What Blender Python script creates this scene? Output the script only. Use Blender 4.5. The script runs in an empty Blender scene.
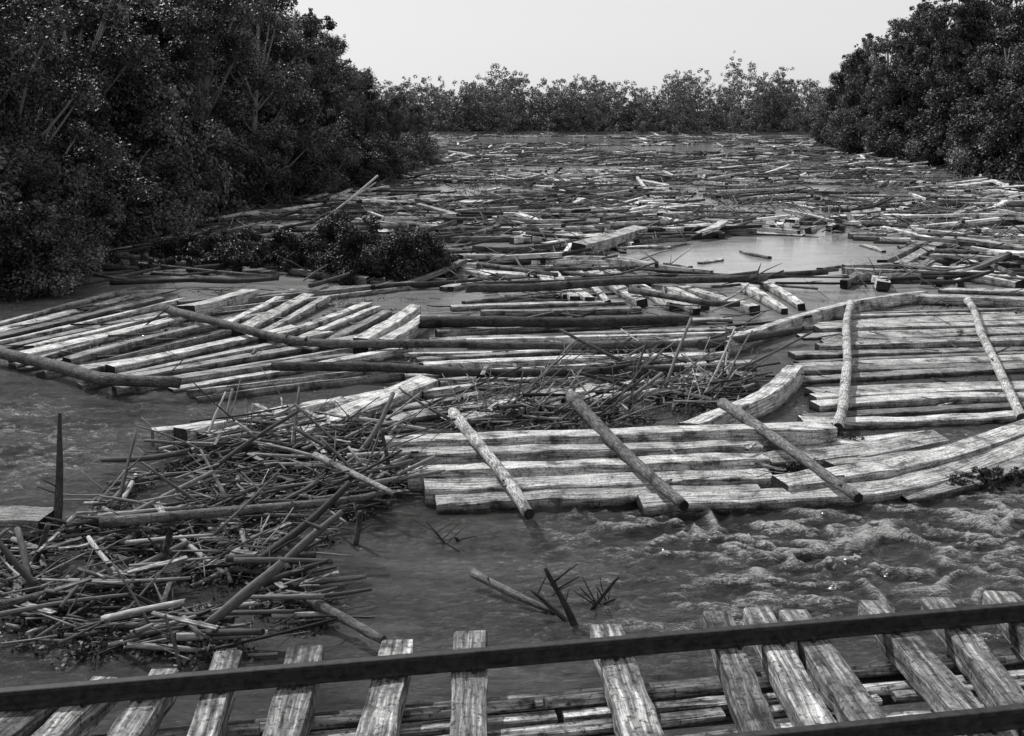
import bpy, math, random
import numpy as np
from mathutils import Vector, noise
random.seed(7); RS=np.random.RandomState(11)
S=bpy.context.scene
S.view_settings.view_transform='Standard'; S.view_settings.look='None'; S.view_settings.exposure=0
H=7.0; F=1100.0; PITCH=math.radians(13)
cam=bpy.data.cameras.new("camera"); co=bpy.data.objects.new("camera",cam); S.collection.objects.link(co)
co.location=(0,0,H); co.rotation_euler=(math.radians(90)-PITCH,0,0)
cam.sensor_width=36; cam.lens=F/1024*36; cam.clip_end=9000; cam.clip_start=0.1; S.camera=co

# survey: photo measurement -> real position on a horizontal plane at height z
def G(u,v,z=0.0):
    x=(u-512)/F; d=(368-v)/F
    yy=math.cos(PITCH)+d*math.sin(PITCH); zz=-math.sin(PITCH)+d*math.cos(PITCH)
    t=(z-H)/zz
    return Vector((x*t,yy*t,z))
def XU(u,y): return (u-512)/F*(y*.9744+1.575)
def uv_of(x,y,z=0):
    d=y*math.cos(PITCH)-(z-H)*math.sin(PITCH); up=y*math.sin(PITCH)+(z-H)*math.cos(PITCH)
    return 512+F*x/d, 368-F*up/d

# ---------------- materials ----------------
def newmat(name):
    m=bpy.data.materials.new(name); m.use_nodes=True; nt=m.node_tree
    return m,nt,nt.nodes["Principled BSDF"]
def N(nt,t,**k):
    n=nt.nodes.new(t)
    for a,b in k.items(): setattr(n,a,b)
    return n
def ramp(nt,stops):
    r=N(nt,'ShaderNodeValToRGB'); cr=r.color_ramp
    cr.elements[0].position=stops[0][0]; cr.elements[0].color=(stops[0][1],)*3+(1,)
    cr.elements[1].position=stops[-1][0]; cr.elements[1].color=(stops[-1][1],)*3+(1,)
    for p,c in stops[1:-1]:
        e=cr.elements.new(p); e.color=(c,c,c,1)
    return r
def mul(nt,a,b,op='MULTIPLY'):
    m=N(nt,'ShaderNodeMath',operation=op)
    for i,s in enumerate((a,b)):
        if isinstance(s,(int,float)): m.inputs[i].default_value=s
        else: nt.links.new(s,m.inputs[i])
    return m.outputs[0]
def maprange(nt,src,a,b,c,d):
    mr=N(nt,'ShaderNodeMapRange'); nt.links.new(src,mr.inputs[0])
    for i,v in enumerate((a,b,c,d)): mr.inputs[i+1].default_value=v
    return mr.outputs[0]
def noise_n(nt,vec,scale,detail=5,rough=.6,mapscale=None,dist=0):
    n=N(nt,'ShaderNodeTexNoise'); n.inputs['Scale'].default_value=scale; n.inputs['Detail'].default_value=detail; n.inputs['Roughness'].default_value=rough
    n.inputs['Distortion'].default_value=dist
    if mapscale:
        mp=N(nt,'ShaderNodeMapping'); mp.inputs['Scale'].default_value=mapscale; nt.links.new(vec,mp.inputs[0]); vec=mp.outputs[0]
    nt.links.new(vec,n.inputs['Vector']); return n.outputs['Fac']

def wood_mat(name,lo,mid,hi,grain=(1.2,22,1),wet=True,bump=.35,patch=True,wetlev=(0.0,0.13),wetdark=.12):
    m,nt,b=newmat(name)
    uv=N(nt,'ShaderNodeUVMap').outputs[0]
    geo=N(nt,'ShaderNodeNewGeometry')
    g=noise_n(nt,uv,1.0,7,.7,grain)
    r=ramp(nt,[(.35,lo),(.43,lo+(mid-lo)*.5),(.51,mid),(.66,hi)]); nt.links.new(g,r.inputs[0])
    v=r.outputs[0]
    at=N(nt,'ShaderNodeAttribute',attribute_name='tone'); v=mul(nt,v,at.outputs['Fac'])
    if patch:
        p=noise_n(nt,geo.outputs['Position'],1.9,6,.7); pr=ramp(nt,[(.36,.18),(.48,.85),(.66,1.3)]); nt.links.new(p,pr.inputs[0]); v=mul(nt,v,pr.outputs[0])
        p2=noise_n(nt,geo.outputs['Position'],24,3,.75); pr2=ramp(nt,[(.35,.2),(.47,1),(.7,1.2)]); nt.links.new(p2,pr2.inputs[0]); v=mul(nt,v,pr2.outputs[0])
    if wet:
        sp=N(nt,'ShaderNodeSeparateXYZ'); nt.links.new(geo.outputs['Position'],sp.inputs[0])
        n2=noise_n(nt,geo.outputs['Position'],3,3,.6)
        zz=mul(nt,sp.outputs[2],mul(nt,mul(nt,n2,.5,'SUBTRACT'),.22),'ADD')
        v=mul(nt,v,maprange(nt,zz,wetlev[0],wetlev[1],wetdark,1))
        nt.links.new(maprange(nt,zz,wetlev[0],wetlev[1],.35,.85),b.inputs['Roughness'])
    else: b.inputs['Roughness'].default_value=.85
    v=mul(nt,v,.8,'MINIMUM')
    nt.links.new(v,b.inputs['Base Color'])
    b.inputs['Specular IOR Level'].default_value=.3
    bp=N(nt,'ShaderNodeBump'); bp.inputs['Strength'].default_value=bump; bp.inputs['Distance'].default_value=.03
    nt.links.new(g,bp.inputs['Height']); nt.links.new(bp.outputs[0],b.inputs['Normal'])
    return m
M_tim=wood_mat("squared_timber",.03,.40,.74)
M_end=wood_mat("end_grain",.008,.022,.05,grain=(9,9,1))
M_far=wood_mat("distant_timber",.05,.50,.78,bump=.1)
M_bark=wood_mat("pale_bark",.02,.26,.68,grain=(5,6,1),wet=True,bump=.6,wetlev=(-.05,.1))
M_dbark=wood_mat("dark_bark",.008,.045,.13,grain=(5,9,1),bump=.7,wetlev=(-.05,.1))
M_stick=wood_mat("driftwood",.012,.09,.34,grain=(6,20,1),patch=False,wetlev=(-.02,.1),wetdark=.22)
M_tie=wood_mat("sleeper_wood",.010,.18,.54,grain=(1.6,24,1),wet=False,bump=1.0)
M_tieend=wood_mat("sleeper_end",.03,.09,.18,grain=(14,14,1),wet=False,bump=.5)

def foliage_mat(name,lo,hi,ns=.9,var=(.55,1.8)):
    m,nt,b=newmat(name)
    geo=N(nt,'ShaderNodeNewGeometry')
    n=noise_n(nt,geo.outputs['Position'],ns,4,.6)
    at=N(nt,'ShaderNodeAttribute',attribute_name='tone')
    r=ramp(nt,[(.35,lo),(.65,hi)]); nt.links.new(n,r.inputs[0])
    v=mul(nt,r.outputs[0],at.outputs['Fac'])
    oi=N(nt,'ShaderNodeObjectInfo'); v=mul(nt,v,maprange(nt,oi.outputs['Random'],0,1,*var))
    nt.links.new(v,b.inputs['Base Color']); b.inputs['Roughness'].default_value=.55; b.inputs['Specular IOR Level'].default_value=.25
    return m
M_leaf=foliage_mat("foliage",.009,.09,.5)
M_leafR=foliage_mat("foliage_far",.015,.10,.3)
M_dist_haze=foliage_mat("foliage_distant_hazed",.08,.19,.09,(1,1))  # aerial haze painted in as a paler leaf colour
M_bush=foliage_mat("bush_foliage",.01,.04,1.5,(.9,1.1))
M_litter=foliage_mat("leaf_litter",.01,.10,2.5,(.9,1.1))
M_trunk,nt,b=newmat("tree_trunk"); b.inputs['Base Color'].default_value=(.16,.16,.16,1); b.inputs['Roughness'].default_value=.9

# steel
M_rail,nt,b=newmat("rail_steel"); b.inputs['Roughness'].default_value=.65; b.inputs['Specular IOR Level'].default_value=.2
geo=N(nt,'ShaderNodeNewGeometry'); n=noise_n(nt,geo.outputs['Position'],14,6,.7); r=ramp(nt,[(.3,.004),(.7,.04)]); nt.links.new(n,r.inputs[0]); nt.links.new(r.outputs[0],b.inputs['Base Color'])
# earth
M_gr,nt,b=newmat("earth"); b.inputs['Roughness'].default_value=.95
geo=N(nt,'ShaderNodeNewGeometry'); n=noise_n(nt,geo.outputs['Position'],.8,8,.7); r=ramp(nt,[(.3,.03),(.7,.09)]); nt.links.new(n,r.inputs[0]); nt.links.new(r.outputs[0],b.inputs['Base Color'])
# water
M_w,nt,b=newmat("river_water")
geo=N(nt,'ShaderNodeNewGeometry'); pos=geo.outputs['Position']
at=N(nt,'ShaderNodeAttribute',attribute_name='foam')
fn=noise_n(nt,pos,5,12,.9,(.9,2.4,1),dist=.8); fine=noise_n(nt,pos,38,3,.8,(.7,1.3,1))
fn=mul(nt,mul(nt,fn,mul(nt,at.outputs['Fac'],.16),'ADD'),mul(nt,mul(nt,fine,.5,'SUBTRACT'),.35),'ADD')
fr=ramp(nt,[(.56,0),(.74,1)]); nt.links.new(fn,fr.inputs[0])
foam=mul(nt,fr.outputs[0],maprange(nt,at.outputs['Fac'],0.02,.3,0,1))
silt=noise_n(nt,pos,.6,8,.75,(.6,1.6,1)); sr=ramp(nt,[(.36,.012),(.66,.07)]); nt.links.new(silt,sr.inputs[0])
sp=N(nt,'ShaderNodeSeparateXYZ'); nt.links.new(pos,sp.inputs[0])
silt_sky=mul(nt,mul(nt,sr.outputs[0],maprange(nt,sp.outputs[1],28,50,1,2.2)),maprange(nt,sp.outputs[1],28,50,0,.14),'ADD')  # silt streaks, plus base colour paled upriver to imitate sky reflection
mx=N(nt,'ShaderNodeMix',data_type='FLOAT'); nt.links.new(foam,mx.inputs[0]); nt.links.new(silt_sky,mx.inputs[2]); mx.inputs[3].default_value=.55
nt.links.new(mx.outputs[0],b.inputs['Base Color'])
mr=N(nt,'ShaderNodeMix',data_type='FLOAT'); nt.links.new(foam,mr.inputs[0]); mr.inputs[2].default_value=.05; mr.inputs[3].default_value=.6; nt.links.new(mr.outputs[0],b.inputs['Roughness'])
b.inputs['IOR'].default_value=1.33
ch=N(nt,'ShaderNodeAttribute',attribute_name='chop')
n1=noise_n(nt,pos,2.6,3,.6,(.7,1.9,1)); n2=noise_n(nt,pos,8,6,.75,(.7,1.7,1))
hh=mul(nt,mul(nt,n1,.20),mul(nt,n2,.13),'ADD')
bp=N(nt,'ShaderNodeBump'); bp.inputs['Distance'].default_value=1.0
nt.links.new(ch.outputs['Fac'],bp.inputs['Strength'])
nt.links.new(hh,bp.inputs['Height']); nt.links.new(bp.outputs[0],b.inputs['Normal'])

# ---------------- mesh builder ----------------
class MB:
    def __init__(s): s.v=[];s.f=[];s.uv=[];s.t=[];s.mi=[];s.sm=[]
    def obj(s,name,mats,parent=None):
        me=bpy.data.meshes.new(name); me.from_pydata(s.v,[],s.f)
        for m in mats: me.materials.append(m)
        uvl=me.uv_layers.new(name="UVMap"); flat=[c for f in s.uv for p in f for c in p]; uvl.data.foreach_set('uv',flat)
        a=me.attributes.new('tone','FLOAT','FACE'); a.data.foreach_set('value',s.t)
        me.polygons.foreach_set('material_index',s.mi); me.polygons.foreach_set('use_smooth',s.sm); me.update()
        o=bpy.data.objects.new(name,me); S.collection.objects.link(o)
        if parent: o.parent=parent
        return o
def catmull(P,n):
    P=[Vector(p) for p in P]
    if len(P)==2: return [P[0].lerp(P[1],i/n) for i in range(n+1)]
    out=[]; k=len(P)-1
    for i in range(n+1):
        t=i/n*k; j=min(int(t),k-1); t-=j
        a=P[max(j-1,0)];b_=P[j];c=P[j+1];d=P[min(j+2,k)]
        out.append(.5*((2*b_)+(c-a)*t+(2*a-5*b_+4*c-d)*t*t+(3*b_-a-3*c+d)*t**3))
    return out
def sweep(mb,pts,prof,rad=None,jit=0.0,smooth=False,tone=1.0,mi=0,cap=1,capt=None):
    n=len(pts); k=len(prof); base=len(mb.v); L=0; Ls=[0]
    ou=random.uniform(0,90); ov=random.uniform(0,90)
    for i in range(1,n): L+=(pts[i]-pts[i-1]).length; Ls.append(L)
    per=[0]
    for j in range(k):
        a=prof[j];b_=prof[(j+1)%k]; per.append(per[-1]+math.hypot(a[0]-b_[0],a[1]-b_[1]))
    for i in range(n):
        t=(pts[min(i+1,n-1)]-pts[max(i-1,0)]).normalized()
        up=Vector((0,0,1)) if abs(t.z)<.9 else Vector((0,1,0))
        sd=t.cross(up).normalized(); nn=sd.cross(t)
        r=rad[i] if rad else 1
        for a,b_ in prof:
            mb.v.append(tuple(pts[i]+sd*(a*r+random.uniform(-jit,jit))+nn*(b_*r+random.uniform(-jit,jit))))
    for i in range(n-1):
        for j in range(k):
            j2=(j+1)%k
            mb.f.append((base+i*k+j,base+i*k+j2,base+(i+1)*k+j2,base+(i+1)*k+j))
            mb.uv.append(((Ls[i]+ou,per[j]+ov),(Ls[i]+ou,per[j+1]+ov),(Ls[i+1]+ou,per[j+1]+ov),(Ls[i+1]+ou,per[j]+ov)))
            mb.t.append(tone);mb.mi.append(mi);mb.sm.append(smooth)
    for e,idx in ((0,range(k-1,-1,-1)),(n-1,range(k))):
        mb.f.append(tuple(base+e*k+j for j in idx)); mb.uv.append(tuple((prof[j][0]+ou,prof[j][1]+ov) for j in idx))
        mb.t.append(capt if capt else tone); mb.mi.append(cap); mb.sm.append(False)
def boxprof(w,h,c):
    w/=2;h/=2
    return [(-w+c,-h),(w-c,-h),(w,-h+c),(w,h-c),(w-c,h),(-w+c,h),(-w,h-c),(-w,-h+c)]
def timber(mb,P,w=.5,h=.4,seg=8,tone=None,jit=.010,ch=.018,taper=True):
    """P: points of the TOP surface centreline"""
    pts=catmull(P,seg); bow=random.gauss(0,.10) if taper else 0; bz=random.gauss(0,.03) if taper else 0
    n=len(pts); d=(pts[-1]-pts[0]); d.z=0; d.normalize(); sd=Vector((d.y,-d.x,0)) 
    pts=[p+sd*bow*math.sin(math.pi*i/(n-1))+Vector((0,0,bz*math.sin(math.pi*i/(n-1))-h/2)) for i,p in enumerate(pts)]
    rad=[1+random.uniform(-.035,.035) for _ in pts]
    if taper:
        e=random.choice([0,1]); 
        rad=[r*(1-.14*((i/(n-1)) if e else 1-i/(n-1))) for i,r in enumerate(rad)]
    roll=random.gauss(0,.09) if taper else 0
    pr=[(a*math.cos(roll)-b_*math.sin(roll),a*math.sin(roll)+b_*math.cos(roll)) for a,b_ in boxprof(w,h,ch)]
    sweep(mb,pts,pr,rad,jit,False,tone if tone else random.uniform(.7,1.15),0,1)
def circ(n): return [(math.cos(2*math.pi*i/n),math.sin(2*math.pi*i/n)) for i in range(n)]
def log(mb,P,r0,r1,seg=12,sides=10,tone=None,knob=.06,wob=.04,mi=0,cap=1):
    pts=catmull(P,seg); n=len(pts); o=random.uniform(0,50); L=(pts[-1]-pts[0]).length
    fq=L*.22/max(n,1)
    pts=[p+Vector((noise.noise((o,i*fq,0)),noise.noise((o,i*fq,9)),noise.noise((o,i*fq,5))*.5))*wob*(1 if 0<i<n-1 else .3) for i,p in enumerate(pts)]
    rad=[(r0+(r1-r0)*i/(n-1))*(1+random.uniform(-knob,knob)) for i in range(n)]
    sweep(mb,pts,circ(sides),rad,min(r0,r1)*.05,True,tone if tone else random.uniform(.7,1.2),mi,cap)
def raft(name,L0,L1,R0,R1,n,w=.5,h=.4,z=.22,jl=.5,tone=(.3,1.2),gap=None,drop=.0,zj=.08,ja=.12):
    mb=MB()
    a0,a1,b0,b1=G(*L0,z),G(*L1,z),G(*R0,z),G(*R1,z)
    for i in range(n):
        if random.random()<drop: continue
        t=(i+random.uniform(-.2,.2))/(max(n-1,1)); t2=t+random.uniform(-ja,ja)/max(n-1,1)*2
        p=a0.lerp(a1,t); q=b0.lerp(b1,t2); d=(q-p).normalized()
        p=p+d*random.uniform(-jl,jl); q=q+d*random.uniform(-jl,jl)
        p.z+=random.uniform(-zj,zj); q.z+=random.uniform(-zj,zj)
        timber(mb,[p,q],w*random.uniform(.6,1.15),h,8,random.uniform(*tone))
    return mb.obj(name,[M_tim,M_end])

# ---------------- world & sun ----------------
w=bpy.data.worlds.new("World"); S.world=w; w.use_nodes=True; nt=w.node_tree
sky=N(nt,'ShaderNodeTexSky'); sky.sky_type='NISHITA'; sky.sun_disc=False
sunv=Vector((-.50,.62,.92)).normalized(); el=math.asin(sunv.z)
sky.sun_elevation=el; sky.sun_rotation=math.atan2(sunv.x,sunv.y); sky.dust_density=1.5; sky.air_density=1
hs=N(nt,'ShaderNodeHueSaturation'); hs.inputs['Saturation'].default_value=0.0
nt.links.new(sky.outputs[0],hs.inputs['Color']); bg=nt.nodes['Background']
hz=N(nt,'ShaderNodeMix',data_type='RGBA'); hz.inputs[0].default_value=.7; nt.links.new(hs.outputs[0],hz.inputs[6]); hz.inputs[7].default_value=(6.2,6.2,6.2,1)
nt.links.new(hz.outputs[2],bg.inputs[0]); bg.inputs[1].default_value=.13
sl=bpy.data.lights.new("sun",'SUN'); sl.energy=5.0; sl.angle=math.radians(.6); sl.color=(1,.995,.985)
so=bpy.data.objects.new("sun",sl); S.collection.objects.link(so); so.rotation_euler=sunv.to_track_quat('Z','Y').to_euler(); so.location=(-20,30,40)

# ---------------- terrain ----------------
def interp(y,T):
    return float(np.interp(y,[t[0] for t in T],[t[1] for t in T]))
LB=[(-200,-40),(0,-24),(44,-21.5),(60,-24),(79,-23),(98,-20),(143,-15),(200,-18),(311,-26),(400,-30)]
RB=[(-200,60),(0,42),(60,46),(125,57),(222,68),(340,100),(400,112)]
def axis(lo,hi,fine,flo,fhi,far=4000):
    a=list(np.arange(flo,fhi,fine)); x=flo; st=fine; left=[]
    while x>lo: st*=1.35; x-=st; left.append(x)
    x=fhi; st=fine; right=[]
    while x<hi: right.append(x); st*=1.35; x+=st
    right.append(hi)
    return np.array(left[::-1]+a+right)
def grid(name,xs,ys,zf,mat,attrs={}):
    X,Y=np.meshgrid(xs,ys); Z=zf(X,Y); nx=len(xs);ny=len(ys)
    me=bpy.data.meshes.new(name); vs=np.stack([X,Y,Z],-1).reshape(-1,3)
    i=np.arange(nx*ny).reshape(ny,nx); q=np.stack([i[:-1,:-1],i[:-1,1:],i[1:,1:],i[1:,:-1]],-1).reshape(-1,4)
    me.vertices.add(len(vs)); me.vertices.foreach_set('co',vs.ravel()); me.loops.add(q.size); me.loops.foreach_set('vertex_index',q.ravel().astype(np.int32))
    me.polygons.add(len(q)); me.polygons.foreach_set('loop_start',np.arange(0,q.size,4,dtype=np.int32)); me.polygons.foreach_set('use_smooth',[True]*len(q))
    me.materials.append(mat)
    for k,f in attrs.items():
        a=me.attributes.new(k,'FLOAT','POINT'); a.data.foreach_set('value',f(X,Y,Z).ravel())
    me.update(); me.validate(); o=bpy.data.objects.new(name,me); S.collection.objects.link(o); return o
def terr(X,Y):
    xl=np.interp(Y,[t[0] for t in LB],[t[1] for t in LB]); xr=np.interp(Y,[t[0] for t in RB],[t[1] for t in RB])
    d=np.minimum(np.minimum(X-xl,xr-X),395-Y); d=d+1.2*np.sin(X*.35+Y*.21)+.8*np.sin(Y*.6)
    return np.clip(-d*.5,-1.8,.9)+.12*np.sin(X*.8)*np.cos(Y*.7)
grid("ground",axis(-4000,4000,3.0,-60,150),axis(-400,6000,3.0,0,430),terr,M_gr)

def vnoise(X,Y,seed=0):
    rs=np.random.RandomState(seed); T=rs.rand(256,256)
    xi=np.floor(X).astype(int);yi=np.floor(Y).astype(int);fx=X-xi;fy=Y-yi; fx=fx*fx*(3-2*fx);fy=fy*fy*(3-2*fy)
    g=lambda a,b:T[a%256,b%256]
    return (g(xi,yi)*(1-fx)+g(xi+1,yi)*fx)*(1-fy)+(g(xi,yi+1)*(1-fx)+g(xi+1,yi+1)*fx)*fy
def turb(X,Y):
    yc=18.0+.4*np.sin(X*.9); a=np.exp(-((Y-yc)/1.5)**2)/(1+np.exp(-(X-1.0)*1.4))
    b=.7*np.exp(-((Y-15.0)/2.6)**2)/(1+np.exp(-(X-.6)*.8))
    c=.55/(1+np.exp((X+8.0)*1.2))*np.exp(-((Y-23)/6)**2)
    d=.35/(1+np.exp((X+4.5)*1.2))*np.exp(-((Y-14.0)/2.)**2)
    return a+b+c+d
def ridg(X,Y,s): return 1-np.abs(2*vnoise(X,Y,s)-1)
def wz(X,Y):
    near=1/(1+np.exp((Y-40)/4)); t=turb(X,Y)
    wx=X+.9*vnoise(X*1.2,Y*1.2,5); wy=Y+.9*vnoise(X*1.1,Y*1.1,6)
    r=ridg(wx*1.2+wy*.4,wy*2.4-wx*.3,1); r2=ridg(wx*2.6+.6*wy,wy*5.6-wx*.7,2); r3=vnoise(X*6+Y,Y*11-X,3)
    sm=vnoise(X*.9+Y*.3,Y*1.8-X*.2,4)
    q=ridg(wx*2.1-.7*wy,wy*4.3+.5*wx,12)**2*.6+ridg(wx*4.0+1.1*wy,wy*6.5-.8*wx,13)**2*.4
    return near*(.04*(sm-.5)+.045*(q-.3)+.022*(r3-.5)+t*(.14*(r**1.6-.5)+.08*(r2-.6)+.06*(r3-.5)))-.02
def foamf(X,Y,Z):
    t=turb(X,Y); return np.clip((Z+.02)*11+.1,0,1)*np.clip(t*1.3,0,1)
def chopf(X,Y,Z):
    return .05+.95/(1+np.exp((Y-36)/3))*(.6+.4*np.clip(turb(X,Y)*1.5,0,1))
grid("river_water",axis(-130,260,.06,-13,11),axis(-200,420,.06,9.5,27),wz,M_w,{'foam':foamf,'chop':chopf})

# ---------------- foliage ----------------
def leafmesh(name,C,R,n,size,mats,rs,flat=.85,shell=(.45,1.1),aspect=.6,trunk=None,normmix=.6,tv=1.0):
    C=np.array(C);R=np.array(R); wgt=R**2; wgt/=wgt.sum()
    k=rs.choice(len(C),n,p=wgt)
    d=rs.normal(size=(n,3)); d/=np.linalg.norm(d,axis=1)[:,None]
    rad=R[k]*rs.uniform(shell[0],shell[1],n)**.7
    lump=1+.3*np.sin(d[:,0]*5+k)*np.cos(d[:,1]*6+k*2)
    p=C[k]+d*(rad*lump)[:,None]*np.array([1,1,flat])
    nr=d*normmix+rs.normal(size=(n,3))*.6+np.array([0,0,.25]); nr/=np.linalg.norm(nr,axis=1)[:,None]
    a=np.cross(nr,rs.normal(size=(n,3))); a/=np.linalg.norm(a,axis=1)[:,None]; b=np.cross(nr,a)
    s=(size*rs.uniform(.5,1.4,n))[:,None]
    V=np.stack([p-a*s,p-b*s*aspect+nr*s*.15,p+a*s,p+b*s*aspect+nr*s*.15],1).reshape(-1,3)
    tone=np.clip(rs.normal(1,.35*tv,n)*(1-.5*tv+1.0*tv*rs.rand(len(C))[k]),.2,2.6)
    return V,tone
def mkmesh(name,V,tone,mats,mb=None):
    nq=len(V)//4; me=bpy.data.meshes.new(name)
    nv=len(V); tv=np.array(mb.v).reshape(-1,3) if mb and mb.v else np.zeros((0,3))
    allv=np.vstack([V,tv]); lv=np.arange(nv,dtype=np.int32); ls=np.arange(0,nv,4)
    extra=[];es=[];pos=nv
    if mb:
        for f in mb.f: es.append(pos); extra+= [i+nv for i in f]; pos+=len(f)
    me.vertices.add(len(allv)); me.vertices.foreach_set('co',allv.ravel())
    li=np.concatenate([lv,np.array(extra,dtype=np.int32)]); me.loops.add(len(li)); me.loops.foreach_set('vertex_index',li.astype(np.int32))
    st=np.concatenate([ls,np.array(es)]).astype(np.int32); me.polygons.add(len(st)); me.polygons.foreach_set('loop_start',st)
    mi=np.zeros(len(st),dtype=np.int32); mi[nq:]=1; me.polygons.foreach_set('material_index',mi)
    for m in mats: me.materials.append(m)
    a=me.attributes.new('tone','FLOAT','FACE'); a.data.foreach_set('value',np.concatenate([tone,np.ones(len(es))]).astype(np.float32))
    me.update(); me.validate(); return me
def treemesh(name,seed,h=16,cr=5,low=.15,nb=60,nl=42000,leaf=.2,mats=None,br=(.9,1.9),spray=1.6):
    rs=np.random.RandomState(seed); random.seed(seed); mb=MB()
    top=Vector((rs.uniform(-1,1),rs.uniform(-1,1),h*.8))
    trunkp=[Vector((0,0,-.5)),Vector((rs.uniform(-.6,.6),rs.uniform(-.6,.6),h*.3)),Vector((rs.uniform(-1,1),rs.uniform(-1,1),h*.55)),top]
    log(mb,trunkp,h*.018,h*.005,12,8,1,.05,.1)
    lobes=[(rs.uniform(0,6.28),rs.uniform(.7,1.35),rs.uniform(.72,1.05)) for _ in range(5)]
    C=[];R=[]
    for i in range(nb):
        lb=lobes[rs.randint(5)]
        t=low+(rs.uniform(0,1))*(lb[2]-low); env=math.sin(math.pi*min(1,(t-low)/(1-low)*.8+.16))**.6
        a=lb[0]+rs.normal()*.7; rr=cr*env*math.sqrt(rs.uniform(.05,1))*lb[1]*rs.uniform(.75,1.1)
        c=Vector((math.cos(a)*rr,math.sin(a)*rr,h*t*.93)); C.append(tuple(c)); R.append(rs.uniform(*br)*(1.1-.45*t))
        if i%2==0:
            tt=max(.1,t-.25); s=catmull(trunkp,20)[int(min(tt,.95)*20)]
            m=s.lerp(c,.5)+Vector((0,0,-.3)); e=c+(c-s).normalized()*R[-1]*1.1
            log(mb,[s,m,c,e],h*.006,.012,8,5,1,.05,.15)
    for i in range(int(nb*spray)):
        j=rs.randint(nb); c0=C[j] ; d=rs.normal(size=3); d/=np.linalg.norm(d); d[2]=d[2]*.8+.35
        C.append(tuple(np.array(c0)+d*R[j]*rs.uniform(.9,1.6))); R.append(rs.uniform(.2,.5)*br[0])
    V,t=leafmesh(name,C,R,nl,leaf,None,rs)
    return mkmesh(name,V,t,mats,mb)
ml=[M_leaf,M_trunk]; mr_=[M_leafR,M_trunk]
TV=[treemesh("tree_a",1,16,5.2,.12,110,105000,.08,ml,(.6,1.35)),treemesh("tree_b",2,16,4.6,.2,90,90000,.08,ml,(.6,1.3)),treemesh("tree_c",3,16,5.6,.1,120,105000,.085,ml,(.6,1.4)),treemesh("tree_d",4,16,3.8,.35,60,60000,.08,ml,(.5,1.1))]
TR=[treemesh("tree_r1",5,24,6.5,.1,130,95000,.15,mr_,(.9,1.9)),treemesh("tree_r2",6,24,6,.15,110,85000,.15,mr_,(.9,1.9)),treemesh("tree_r3",8,24,5,.3,80,65000,.15,mr_,(.8,1.7))]
SH=[treemesh("shrub_a",9,4.5,3.2,.05,60,40000,.065,ml,(.45,.9)),treemesh("shrub_b",10,4.5,2.8,.05,50,34000,.065,ml,(.4,.9))]
def place(me,name,u,y,h,base,wid=1.0,z=.3,x=None):
    o=bpy.data.objects.new(name,me); S.collection.objects.link(o)
    s=h/base; o.scale=(s*wid,s*wid,s); o.location=(XU(u,y) if x is None else x,y,z); o.rotation_euler=(0,0,random.uniform(0,6.28)); return o
random.seed(21)
for i,(u,y,h) in enumerate([(5,50,15),(-70,58,18),(70,62,16),(140,71,17),(205,79,18),(258,87,18.5),(110,92,22),(30,80,21),(-30,95,25),(190,104,23),(240,108,22),(292,98,18.5),(316,116,17),(342,112,13.5),(366,124,12.5),(388,138,11),(408,160,9.5),(350,150,14),(280,140,22),(150,125,27),(60,120,26)]):
    place(TV[i%4],"riverside_tree",u,y,h,15.5,random.uniform(.95,1.2) if u<280 else .9)
for i,(u,y,h) in enumerate([(5,43,4),(45,49,5),(85,57,5.5),(125,63,6),(165,69,6),(205,75,6),(245,81,5.5),(285,88,6),(315,95,6),(345,104,5),(368,115,5),(388,130,4.5),(404,146,4.5),(415,168,5),(-30,44,6),(30,55,9),(110,66,10),(180,77,10),(270,92,10),(330,108,9)]):
    place(SH[i%2],"riverside_shrub",u,y,h,4.5,random.uniform(.95,1.3) if h<8 else .8)
for i,(u,y,h) in enumerate([(1050,125,21),(1000,136,23),(950,152,24),(910,172,23),(880,196,23),(862,225,22),(1030,160,28),(975,178,29),(935,205,30),(1100,130,26),(852,265,22),(1080,170,30),(900,240,29)]):
    place(TR[i%3],"riverside_tree",u,y,h,23.5,random.uniform(.9,1.15))
for i in range(24):
    t=i/23; y=118+t*150; x=interp(y,RB)+random.uniform(-1,1.5)
    place(SH[i%2],"riverside_shrub",0,y,random.uniform(5,11),4.5,1.0,.2,x)
# distant tree line: rounded crowns of uneven height
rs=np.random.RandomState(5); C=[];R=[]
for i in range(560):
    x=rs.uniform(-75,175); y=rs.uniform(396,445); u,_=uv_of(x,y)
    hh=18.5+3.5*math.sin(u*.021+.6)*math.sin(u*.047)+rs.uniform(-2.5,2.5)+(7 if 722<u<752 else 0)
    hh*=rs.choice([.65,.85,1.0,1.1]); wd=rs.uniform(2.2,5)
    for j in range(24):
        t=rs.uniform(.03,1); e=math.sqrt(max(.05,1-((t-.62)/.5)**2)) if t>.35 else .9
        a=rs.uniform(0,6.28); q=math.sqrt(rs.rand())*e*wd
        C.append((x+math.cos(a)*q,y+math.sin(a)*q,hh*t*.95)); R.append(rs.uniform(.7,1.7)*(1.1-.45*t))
V,t=leafmesh("d",C,R,640000,.30,None,rs,tv=.6)  # tone spread reduced as part of the painted haze
me=mkmesh("distant_treeline",V,t,[M_dist_haze,M_trunk]); o=bpy.data.objects.new("distant_treeline",me); S.collection.objects.link(o)

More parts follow.
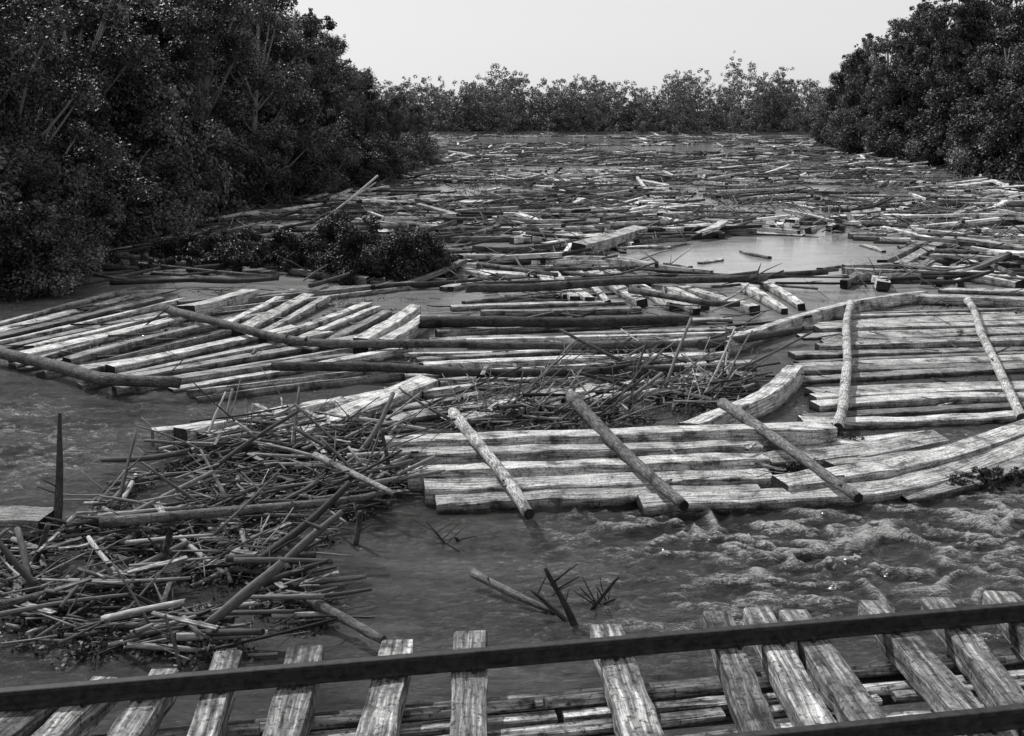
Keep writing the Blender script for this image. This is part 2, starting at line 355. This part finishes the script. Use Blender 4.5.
# bushes standing in the river
def bush(name,cx,cy,rx,ry,h,n,seed,leaf=.05):
    rs=np.random.RandomState(seed);C=[];R=[];mb=MB(); random.seed(seed)
    for i in range(80):
        a=rs.uniform(0,6.28); q=math.sqrt(rs.rand()); x=math.cos(a)*q*rx;y=math.sin(a)*q*ry; z=h*(1-q**2*.7)*rs.uniform(.2,.9)
        C.append((x,y,z));R.append(rs.uniform(.2,.5)*h*.4)
        log(mb,[Vector((x*.5,y*.5,-.3)),Vector((x,y,z)),Vector((x*1.1,y*1.1,z*1.25))],.03,.008,4,4,1)
    V,t=leafmesh(name,C,R,n,leaf,None,rs); me=mkmesh(name,V,t,[M_bush,M_trunk]); o=bpy.data.objects.new(name,me); S.collection.objects.link(o); o.location=(cx,cy,0)
p=G(385,278); bush("river_bush",p.x,p.y,3.1,1.9,3.0,64000,1)
p=G(340,266); bush("river_bush",p.x,p.y,2.4,1.6,2.6,40000,2)
p=G(265,270); bush("river_bush",p.x,p.y,3.0,1.8,2.2,46000,3)
p=G(205,262); bush("river_bush",p.x,p.y,2.6,1.6,1.8,28000,4)
p=G(110,272); bush("river_bush",p.x,p.y,5.2,1.8,1.0,22000,5)
p=G(680,462); bush("water_weed",p.x,p.y,.8,.4,.4,3500,6,.022)
p=G(1010,488); bush("water_weed",p.x,p.y,1.5,.5,.5,7500,7,.025)
p=G(815,478); bush("water_weed",p.x,p.y,.9,.4,.4,3500,8,.022)
p=G(830,445); bush("water_weed",p.x,p.y,.8,.3,.4,2800,9,.022)

# ---------------- mid / far log jam ----------------
random.seed(33)
def pool(u,v):
    if ((u-785)/125)**2+((v-260)/24)**2<1: return True
    if ((u-690)/80)**2+((v-260)/9)**2<1: return True
    if ((u-660)/70)**2+((v-150)/4)**2<1: return True
    if ((u-470)/50)**2+((v-247)/5)**2<1: return True
    if ((u-540)/90)**2+((v-141)/3)**2<1: return True
    return False
mb=MB(); cnt=0
def quickraft(x,y,n,ln,ang,wd,z0,segs):
    c,s=math.cos(ang),math.sin(ang); off=0; sp=random.choice([.02,.1,.3])
    for i in range(n):
        w_=wd*random.uniform(.6,1.2); off+=w_*1.05+random.choice([0,.05,.12,.5])+sp
        l=ln*random.uniform(.6,1.1); sx=random.uniform(-1,1); cx=x-s*off+c*sx; cy=y+c*off+s*sx
        a=ang+random.gauss(0,.08); dx,dy=math.cos(a)*l/2,math.sin(a)*l/2; z=z0+random.uniform(-.05,.08); tl=random.gauss(0,.06)
        hh=.4
        if random.random()<.18: z+=.32; tl=random.gauss(0,.25); a+=random.gauss(0,.6); hh=.2; dx,dy=math.cos(a)*l/2,math.sin(a)*l/2
        u,v=uv_of(cx,cy); u0,v0=uv_of(cx-dx,cy-dy); u1,v1=uv_of(cx+dx,cy+dy)
        if pool(u,v) or pool(u0,v0) or pool(u1,v1) or max(v,v0,v1)>292: continue
        timber(mb,[Vector((cx-dx,cy-dy,z+tl)),Vector((cx+dx,cy+dy,z-tl))],w_,hh,segs,random.choice([.12,.25,.55,.9,1,1.2,1.4]),.015,.02)
for k in range(1850):
    v=random.uniform(0,1); y=46*(370/46)**(v**.9)
    xl,xr=interp(y,LB)+2,interp(y,RB)-2
    xmax=XU(1100,y); x=random.uniform(xl,min(xr,xmax))
    u,vv=uv_of(x,y)
    if u<180 and vv>240: continue
    if u<330 and vv>225 and random.random()<.85: continue
    den=noise.noise((x*.09,y*.045,0)); 
    if den<-.12: continue
    a=random.gauss(.05,.3) if random.random()<.45 else random.uniform(-1.4,1.4)
    a+=noise.noise((x*.05,y*.03,7))*1.4
    quickraft(x,y,random.choice([1,1,1,2,3,4,5,7]),random.uniform(3.5,9),a,random.uniform(.25,.65),random.choice([.12,.2,.3]),2 if y>90 else 4)
mb.obj("log_jam",[M_far,M_end])
mb=MB()
for (a,b_,w_) in [((700,262),(722,258),.3),((742,250),(770,256),.3),((820,268),(856,262),.35),((735,275),(762,279),.3),((665,262),(690,266),.3),((862,244),(884,250),.3),((792,272),(812,270),.25)]:
    timber(mb,[G(*a,.08),G(*b_,.12)],w_,.2,4,random.uniform(.5,1.1),.015,.02)
mb.obj("drifting_planks",[M_far,M_end])
mb=MB()
for k in range(1300):
    y=44*(360/44)**random.random(); x=random.uniform(interp(y,LB)+1,min(interp(y,RB)-1,XU(1080,y))); u,v=uv_of(x,y)
    if pool(u,v) or v>292 or (u<330 and v>225 and random.random()<.7): continue
    if noise.noise((x*.09,y*.045,0))<-.2: continue
    a=random.gauss(0,.6); l=random.uniform(3,9); z=random.uniform(.15,.5); dx,dy=math.cos(a)*l/2,math.sin(a)*l/2
    u0,v0=uv_of(x-dx,y-dy); u1,v1=uv_of(x+dx,y+dy)
    if pool(u0,v0) or pool(u1,v1): continue
    r=random.uniform(.06,.17); log(mb,[Vector((x-dx,y-dy,z)),Vector((x,y+random.uniform(-.3,.3),z)),Vector((x+dx,y+dy,z+random.uniform(-.1,.5)))],r,r*.6,4,6,random.uniform(.4,2.4),mi=0,cap=0)
mb.obj("floating_logs",[M_dbark])
mb=MB()
for k in range(380):
    y=46*(230/46)**random.random(); x=random.uniform(interp(y,LB)+2,min(interp(y,RB)-1,XU(1060,y))); u,v=uv_of(x,y)
    if pool(u,v) or v>285 or (u<330 and v>225): continue
    for j in range(random.randint(8,26)):
        px,py=x+random.gauss(0,1.8),y+random.gauss(0,1.4); a=random.uniform(0,6.28); l=random.uniform(.5,2); t=random.uniform(-.15,.6)
        d=Vector((math.cos(a)*math.cos(t),math.sin(a)*math.cos(t),math.sin(t)))*l; p0=Vector((px,py,random.uniform(.05,.35)))
        if pool(*uv_of(px,py)): continue
        log(mb,[p0,p0+d*.5+Vector((0,0,.05)),p0+d],random.uniform(.02,.06),.012,2,4,random.uniform(.2,1.8),cap=0)
mb.obj("driftwood_scatter",[M_stick])

# ---------------- hand-placed rafts (near) ----------------
random.seed(5)
raft("timber_raft",(10,352),(178,396),(215,296),(440,370),15,.50,.4,.18,.8,(.45,1.2),ja=.3)
raft("timber_raft",(-40,332),(-20,350),(120,290),(215,302),5,.45,.4,.16,.8)
raft("timber_raft",(225,322),(330,350),(300,288),(425,316),7,.45,.4,.22,.7,ja=.3)
raft("timber_raft",(185,300),(215,308),(390,284),(450,280),3,.4,.4,.2,.5)
raft("timber_raft",(165,428),(250,440),(350,398),(425,378),3,.6,.5,.38,.3)
raft("timber_raft",(330,405),(440,420),(520,372),(600,395),4,.45,.4,.18,.8)
raft("timber_raft",(415,350),(430,388),(700,338),(735,366),6,.42,.4,.22,.8,(.5,1.3),ja=.6)
raft("timber_raft",(470,392),(500,412),(690,368),(740,372),4,.42,.4,.2,.7,(.5,1.3),ja=.8)
raft("timber_raft",(440,332),(450,342),(740,318),(760,334),3,.42,.4,.2,.6)
raft("timber_raft",(512,250),(598,262),(550,292),(668,304),6,.45,.35,.28,.4,(.8,1.3),ja=.5)
raft("timber_raft",(455,298),(470,312),(600,290),(640,306),3,.42,.4,.2,.6)
raft("timber_raft",(640,286),(680,282),(700,306),(750,304),3,.4,.35,.3,.6,ja=.5)
raft("timber_raft",(745,283),(765,280),(785,306),(802,302),2,.35,.35,.3,.3,(.9,1.2))
raft("timber_raft",(815,312),(795,424),(1090,305),(1110,405),20,.56,.4,.15,.5,(.3,1.1),drop=.06,ja=.3)
raft("timber_raft",(840,264),(850,274),(935,262),(940,274),3,.5,.4,.3,.3)
raft("timber_raft",(880,262),(920,268),(950,214),(985,232),3,.5,.4,.35,.5,ja=.4)
raft("timber_raft",(955,262),(920,294),(1080,258),(1090,298),5,.5,.4,.22,.5,(.5,1.1))
raft("timber_raft",(450,272),(455,282),(620,262),(630,272),3,.4,.4,.2,.5)
mb=MB()
def T(px,w=.5,h=.45,z=.3,seg=10,tone=None): timber(mb,[G(u,v,z) for u,v in px],w,h,seg,tone,.018,.028)
T([(384,436),(600,431),(832,424)],.60,.6,.56,14,1.0); T([(400,451),(560,447),(760,441)],.52,.6,.44,14,.7); T([(408,467),(560,462),(765,455)],.58,.6,.40,14,1.0)
T([(424,484),(560,478),(770,470)],.53,.6,.32,14,.8); T([(436,499),(600,494),(760,487)],.48,.6,.18,14,.6)
T([(765,455),(860,449),(940,434)],.55,.5,.32)
mb.obj("timber_raft",[M_tim,M_end])
mb=MB()
T([(640,498),(760,493),(870,487),(960,467),(1090,417)],.52,.5,.24,14,.8); T([(780,480),(850,474),(950,454),(1090,400)],.55,.5,.36,14,1.0)
T([(830,463),(930,452),(1010,434),(1090,405)],.42,.5,.30,12,.6); T([(790,438),(860,436),(930,431)],.5,.5,.25)
T([(800,418),(900,416),(1030,410)],.45,.5,.22)
T([(900,492),(960,480),(1090,440)],.6,.5,.12,12,.5)
mb.obj("timber_raft",[M_tim,M_end])
mb=MB(); T([(690,424),(745,402),(778,384),(796,364)],.55,.55,.45,14,1.05); mb.obj("bent_timber",[M_tim,M_end])
mb=MB(); T([(722,342),(768,326),(850,302),(925,290)],.42,.5,.42,14,.95); mb.obj("bent_timber",[M_tim,M_end])
mb=MB(); T([(180,428),(260,412),(330,398)],.6,.55,.5,10,1.0); mb.obj("floating_timber",[M_tim,M_end])
mb=MB(); T([(912,294),(980,296),(1090,302)],.5,.4,.35,8,.8); mb.obj("floating_timber",[M_tim,M_end])
mb=MB(); T([(578,242),(640,226)],.9,.8,.75,6,.8); mb.obj("floating_timber",[M_tim,M_end])
mb=MB(); T([(185,306),(250,288)],.8,.6,.5,6,.9); mb.obj("floating_timber",[M_tim,M_end])
mb=MB(); T([(360,338),(415,304)],.5,.5,.5,6,1.1); T([(385,338),(425,315)],.5,.5,.45,6,1.); mb.obj("floating_timber",[M_tim,M_end])
mb=MB(); T([(-60,512),(48,514)],.7,.6,.4,6,.4); mb.obj("floating_timber",[M_tim,M_end])

def L(name,px,r0,r1,z=.35,mat=M_bark,seg=14,z1=None,tone=None,wob=.08,stubs=0):
    mb=MB(); n=len(px); z1=z if z1 is None else z1
    P=[G(u,v,z+(z1-z)*i/(n-1)) for i,(u,v) in enumerate(px)]
    log(mb,P,r0,r1,seg,12,tone,.09,wob)
    for i in range(stubs):
        t=random.uniform(.15,.9); q=catmull(P,20)[int(t*20)]; a=random.uniform(0,6.28); d=Vector((math.cos(a),math.sin(a),random.uniform(.2,.8)))*random.uniform(.12,.3)
        log(mb,[q,q+d],r1*.35,r1*.2,2,6,.8)
    return mb.obj(name,[mat,M_end])
L("binding_pole",[(453,412),(494,465),(530,514)],.125,.10,.64,z1=.36,tone=1.3,stubs=4,wob=.12)
L("binding_pole",[(572,397),(630,455),(684,506)],.145,.10,.70,z1=.34,mat=M_bark,tone=.35,stubs=4,wob=.12)
L("binding_pole",[(722,403),(792,451),(858,498)],.125,.09,.66,z1=.36,tone=.5,stubs=4,wob=.12)
L("binding_pole",[(850,303),(846,360),(839,428)],.13,.12,.38,tone=1.3,stubs=3,wob=.14)
L("binding_pole",[(967,300),(990,350),(1022,418)],.12,.11,.36,tone=1.3,stubs=3,wob=.14)
L("boom_log",[(163,307),(240,328),(330,342),(520,346),(722,342)],.15,.11,.42,M_dbark,26,tone=1.7,wob=.4,stubs=3)
L("boom_log",[(272,366),(380,368),(520,372),(684,368)],.14,.10,.42,M_dbark,22,tone=1.0,wob=.4,stubs=3)
L("boom_log",[(-30,346),(60,364),(110,378),(180,384)],.18,.15,.40,M_dbark,16,tone=1.6,wob=.3)
L("boom_log",[(466,288),(600,284),(762,277)],.18,.12,.5,M_dbark,16,tone=1.2,wob=.3,stubs=3)
L("boom_log",[(420,322),(550,324),(690,320)],.2,.14,.45,M_dbark,16,tone=.7,wob=.3)
L("boom_log",[(700,345),(745,338),(800,330)],.15,.1,.4,M_dbark,8,tone=1)
L("boom_log",[(630,290),(700,302),(740,304)],.12,.1,.5,M_dbark,8,tone=1.2)
L("boom_log",[(100,524),(240,512),(350,500),(385,490)],.09,.05,.45,M_dbark,14,tone=2.6,wob=.2)
L("boom_log",[(0,606),(70,590),(140,584)],.065,.04,.3,M_dbark,12,tone=2,wob=.1)
L("boom_log",[(315,455),(395,495)],.07,.045,.6,M_bark,8,tone=.7)
L("floating_log",[(472,572),(520,596),(556,612)],.07,.04,.22,M_dbark,8,tone=2.2,z1=.02,stubs=2)
L("floating_log",[(300,598),(345,620),(384,640)],.08,.06,.25,M_dbark,8,tone=2.2,stubs=2)

def snag(name,u,v,top,r0,r1,mat=M_dbark,tone=1.2,br=2):
    mb=MB(); p=G(u,v,0); p.z=-.3; q=p+Vector(top); log(mb,[p,p.lerp(q,.5)+Vector((.03,.02,0)),q],r0,r1,8,8,tone,.08,.05)
    for i in range(br):
        s=p.lerp(q,random.uniform(.4,.9)); a=random.uniform(0,6.28); log(mb,[s,s+Vector((math.cos(a)*.35,math.sin(a)*.2,random.uniform(.1,.4)))],r1*.6,.008,3,5,tone)
    mb.obj(name,[mat,M_end])
snag("upright_snag",56,532,(.22,.1,2.4),.11,.03)
snag("upright_snag",22,568,(.45,.1,1.0),.06,.04,tone=1.6)
snag("upright_snag",150,575,(.35,.2,1.0),.07,.05,tone=1.4)
snag("upright_snag",350,545,(.18,0,.9),.06,.04,tone=1.8)
snag("upright_snag",392,490,(-.15,0,1.5),.06,.03,tone=1.0)
snag("upright_snag",182,668,(-.2,.1,1.0),.04,.02,tone=2.4)
snag("dead_branch",585,628,(-.55,.35,1.05),.06,.03,tone=.6,br=4)
snag("dead_branch",592,628,(-.85,.5,.65),.05,.02,tone=.6,br=2)
snag("dead_branch",575,608,(.65,.2,.7),.05,.02,tone=.6,br=4)
snag("dead_branch",600,600,(-.8,.2,.3),.05,.02,tone=.7,br=3)
snag("dead_branch",555,606,(.9,.2,.32),.04,.02,tone=.7,br=3)
snag("dead_branch",455,545,(-.5,.3,.6),.03,.012,tone=.6,br=3)
snag("dead_branch",462,540,(-.1,.05,.35),.05,.03,tone=.4,br=1)
snag("dead_branch",488,556,(-.9,.5,.45),.02,.01,tone=.6,br=2)

# driftwood piles
def inpoly(u,v,P):
    c=False; n=len(P)
    for i in range(n):
        a,b_=P[i],P[i-1]
        if (a[1]>v)!=(b_[1]>v) and u<(b_[0]-a[0])*(v-a[1])/(b_[1]-a[1])+a[0]: c=not c
    return c
def pile(name,poly,n,zmax,lmin,lmax,rmax,seed,dirs=None,litter=0,tl=(.3,2.6),thr=-.1,tilt=.09,steep=.08,srange=(.2,.7)):
    random.seed(seed); mb=MB(); W=[G(u,v) for u,v in poly]; P=[(p.x,p.y) for p in W]
    x0,x1=min(p[0] for p in P),max(p[0] for p in P); y0,y1=min(p[1] for p in P),max(p[1] for p in P); k=0
    while k<n:
        x,y=random.uniform(x0,x1),random.uniform(y0,y1)
        if not inpoly(x,y,P): continue
        if noise.noise((x*.7,y*.7,3))<thr: continue
        k+=1; big=random.random()**2.6; l=lmin+(lmax-lmin)*big; r=.01+rmax*random.random()**1.8*(.4+.6*big)
        a=random.choice(dirs)+random.gauss(0,.35) if dirs and random.random()<.6 else random.uniform(0,math.pi)
        t=random.gauss(.0,tilt) if random.random()>steep else random.uniform(*srange)
        d=Vector((math.cos(a)*math.cos(t),math.sin(a)*math.cos(t),math.sin(t)))*l
        z=random.random()**1.6*zmax+.02; p=Vector((x,y,z))-d*.3*(1 if t<.3 else 0)
        p.z=max(p.z,-.1); bend=Vector((random.gauss(0,.02),random.gauss(0,.02),random.gauss(0,.01)))*l
        tn=random.uniform(.1,.9) if random.random()<.66 else random.uniform(*tl)
        log(mb,[p,p+d*.5+bend,p+d],r,r*random.uniform(.4,.9),5 if l>1 else 3,6 if r>.03 else 4,tn,.1,.02,cap=0 if r<.03 else 1)
        if l>1.2 and random.random()<.5:
            s=p+d*random.uniform(.4,.8); aa=random.uniform(0,6.28); log(mb,[s,s+Vector((math.cos(aa),math.sin(aa),random.uniform(0,.9)))*random.uniform(.2,.6)],r*.5,.006,3,4,1.)
        if random.random()<.10:
            q=Vector((x+random.gauss(0,.2),y+random.gauss(0,.2),z+.05)); aa=random.uniform(0,3.14); e=Vector((math.cos(aa),math.sin(aa),random.gauss(0,.1)))*random.uniform(.3,.9)
            timber(mb,[q,q+e],random.uniform(.06,.12),.03,3,random.uniform(.3,1.8),.006,.006,False)
    mb.obj(name,[M_stick,M_end])
    if litter:
        rs=np.random.RandomState(seed); C=[];R=[]
        while len(C)<150:
            x,y=rs.uniform(x0,x1),rs.uniform(y0,y1)
            if inpoly(x,y,P) and noise.noise((x*.7,y*.7,3))>thr: C.append((x,y,.02));R.append(rs.uniform(.2,.5))
        V,t=leafmesh("l",C,R,litter,.035,None,rs,flat=.14,shell=(.1,1.1),normmix=.1)
        me=mkmesh("floating_litter",V,t,[M_litter,M_trunk]); o=bpy.data.objects.new("floating_litter",me); S.collection.objects.link(o)
P1=[(60,530),(160,470),(235,437),(300,430),(385,440),(405,492),(360,520),(330,555),(290,585),(370,640),(300,662),(180,668),(0,650),(-20,560)]
pile("driftwood_pile",P1,740,.38,.2,2.1,.06,3,[.1,.2,.9,2.8,.5],26000,(.8,3.2),thr=-.07,steep=.12)
P1b=[(150,480),(235,437),(385,440),(405,492),(360,520),(160,540)]
pile("driftwood_pile",P1b,480,.65,.3,2.2,.06,4,[.2,.5,2.9,.7],12000,(.8,3),thr=-.3,tilt=.14,steep=.16)
P1c=[(-10,560),(160,520),(300,530),(280,570),(330,640),(200,664),(60,640)]
pile("driftwood_pile",P1c,150,.3,.4,1.8,.09,14,[.1,1.2,2.6,.3],12000,(.8,3),thr=-.07)
P2=[(385,412),(470,396),(600,372),(735,365),(760,380),(740,412),(690,424),(560,430),(440,432)]
pile("driftwood_pile",P2,400,.5,.4,3.2,.07,5,[.1,.9,1.1,.2],9000,(.6,2.6),tilt=.12)
P2b=[(455,418),(480,408),(640,400),(720,385),(745,400),(640,425),(480,428)]
pile("driftwood_pile",P2b,75,.3,1.2,2.8,.055,25,[.7,.9,1.0,1.2],0,(1,3),steep=.95,srange=(.15,.65))
P3=[(500,352),(600,345),(740,350),(640,385),(480,395)]
pile("driftwood_scatter",P3,90,.3,.5,2.4,.05,6,[.1,.8,1.1],3000)
P4=[(430,262),(600,300),(790,300),(740,345),(430,345)]
pile("driftwood_scatter",P4,130,.3,.5,3.0,.06,7,[.1,.5],0)
P5=[(0,300),(200,290),(420,290),(430,380),(200,400),(20,370)]
pile("driftwood_scatter",P5,160,.2,.5,2.5,.04,8,[.4],4000)
P6=[(30,240),(330,205),(330,245),(200,255),(60,262)]
pile("driftwood_scatter",P6,280,.4,1,6,.1,9,[.1,.3,2.9],0,(1.5,5))
P7=[(640,442),(760,440),(860,500),(690,500)]
pile("driftwood_scatter",P7,70,.5,.2,1.0,.02,10,None,1500)
P8=[(820,300),(1080,300),(1100,400),(800,420)]
pile("driftwood_scatter",P8,120,.22,.2,1.6,.03,12,[0],1500)

# ---------------- railway bridge ----------------
random.seed(9)
zt=3.5
A=G(0,690,zt);B=G(1024,603,zt); d=(B-A).normalized(); pn=Vector((d.y,-d.x,0)); # towards camera
gauge=1.30
bridge=bpy.data.objects.new("railway_bridge",None); S.collection.objects.link(bridge)
def along(s,off,z): q=A+d*s+pn*off; return Vector((q.x,q.y,z))
railp=[(-.055,-.12),(.055,-.12),(.055,-.108),(.010,-.098),(.010,-.035),(.032,-.028),(.032,-.004),(.026,0),(-.026,0),(-.032,-.004),(-.032,-.028),(-.010,-.035),(-.010,-.098),(-.055,-.108)]
for i,o_ in enumerate((0,gauge)):
    mb=MB(); sweep(mb,[along(-8,o_,zt),along(4,o_,zt),along(16,o_,zt)],[(a,b_) for a,b_ in railp],None,0,False,1,0,0); mb.obj("rail_%d"%(i+1),[M_rail],bridge)
ztie=zt-.125
ties=[((105,676),(30,750)),((50,690),(-30,752)),((228,650),(200,740)),((306,645),(280,740)),((398,638),(374,740)),((470,630),(468,740)),((606,622),(640,722)),((717,610),(757,715)),((757,606),(815,712)),((793,610),(862,706)),((872,600),(962,700)),((936,596),(1010,690)),((1000,590),(1090,690)),((-40,700),(-110,770)),((165,668),(112,750))]
mb=MB(); ts=MB()
for (a,b_) in ties:
    p=G(*a,ztie);q=G(*b_,ztie); dd=(q-p).normalized(); q=p+dd*2.35
    zo=random.uniform(-.012,.0); p.z+=zo;q.z+=zo
    timber(mb,[p,q],random.uniform(.18,.25),.17,14,random.uniform(.6,1.4),.008,.012,False)
    for ro in (0,gauge):
        den=dd.x*pn.x+dd.y*pn.y; tt=(ro-((p-A).x*pn.x+(p-A).y*pn.y))/den; c=p+dd*tt
        for sgn in (-1,1):
            k=c+pn*sgn*.07+d*random.uniform(-.05,.05); sweep(ts,[Vector((k.x,k.y,ztie-.02)),Vector((k.x,k.y,ztie+.035))],circ(6),[.014,.02],0,False,1,0,0)
mb.obj("sleepers",[M_tie,M_tieend],bridge); ts.obj("rail_spikes",[M_rail],bridge)
mb=MB()
for off,z,w_,h_ in ((-.02,3.08,.2,.28),(gauge,3.08,.22,.28)):
    timber(mb,[along(-8,off,z),along(16,off,z)],w_,h_,24,.5,.008,.02,False)
mb.obj("stringers",[M_tie,M_tieend],bridge)
mb=MB()
for off,z in ((.16,3.18),(.32,3.15),(.52,3.18),(.72,3.15),(.94,3.17)):
    s=-8+random.uniform(0,1)
    while s<15:
        l=random.uniform(.8,2.6)
        if random.random()<.88:
            timber(mb,[along(s,off+random.uniform(-.025,.025),z),along(s+l,off+random.uniform(-.025,.025),z+random.uniform(-.015,.012))],random.uniform(.07,.12),.05,5,random.uniform(1.1,2.8),.006,.01,False)
        s+=l+random.uniform(.03,.15)
mb.obj("walkway_planks",[M_tie,M_tieend],bridge)
mb=MB()
for s in (-5,-1.5,2,5.5,9,12.5):
    timber(mb,[along(s,.05,2.78),along(s,gauge+.5,2.78)],.28,.28,4,.4,.006,.02,False)
    for o_ in (.25,gauge+.05):
        sweep(mb,catmull([along(s,o_,2.49),along(s,o_+(.25 if o_>.5 else 0),-1.8)],6),circ(10),[.15]*7,.008,True,.5,0,1)
mb.obj("pile_bents",[M_tie,M_tieend],bridge)
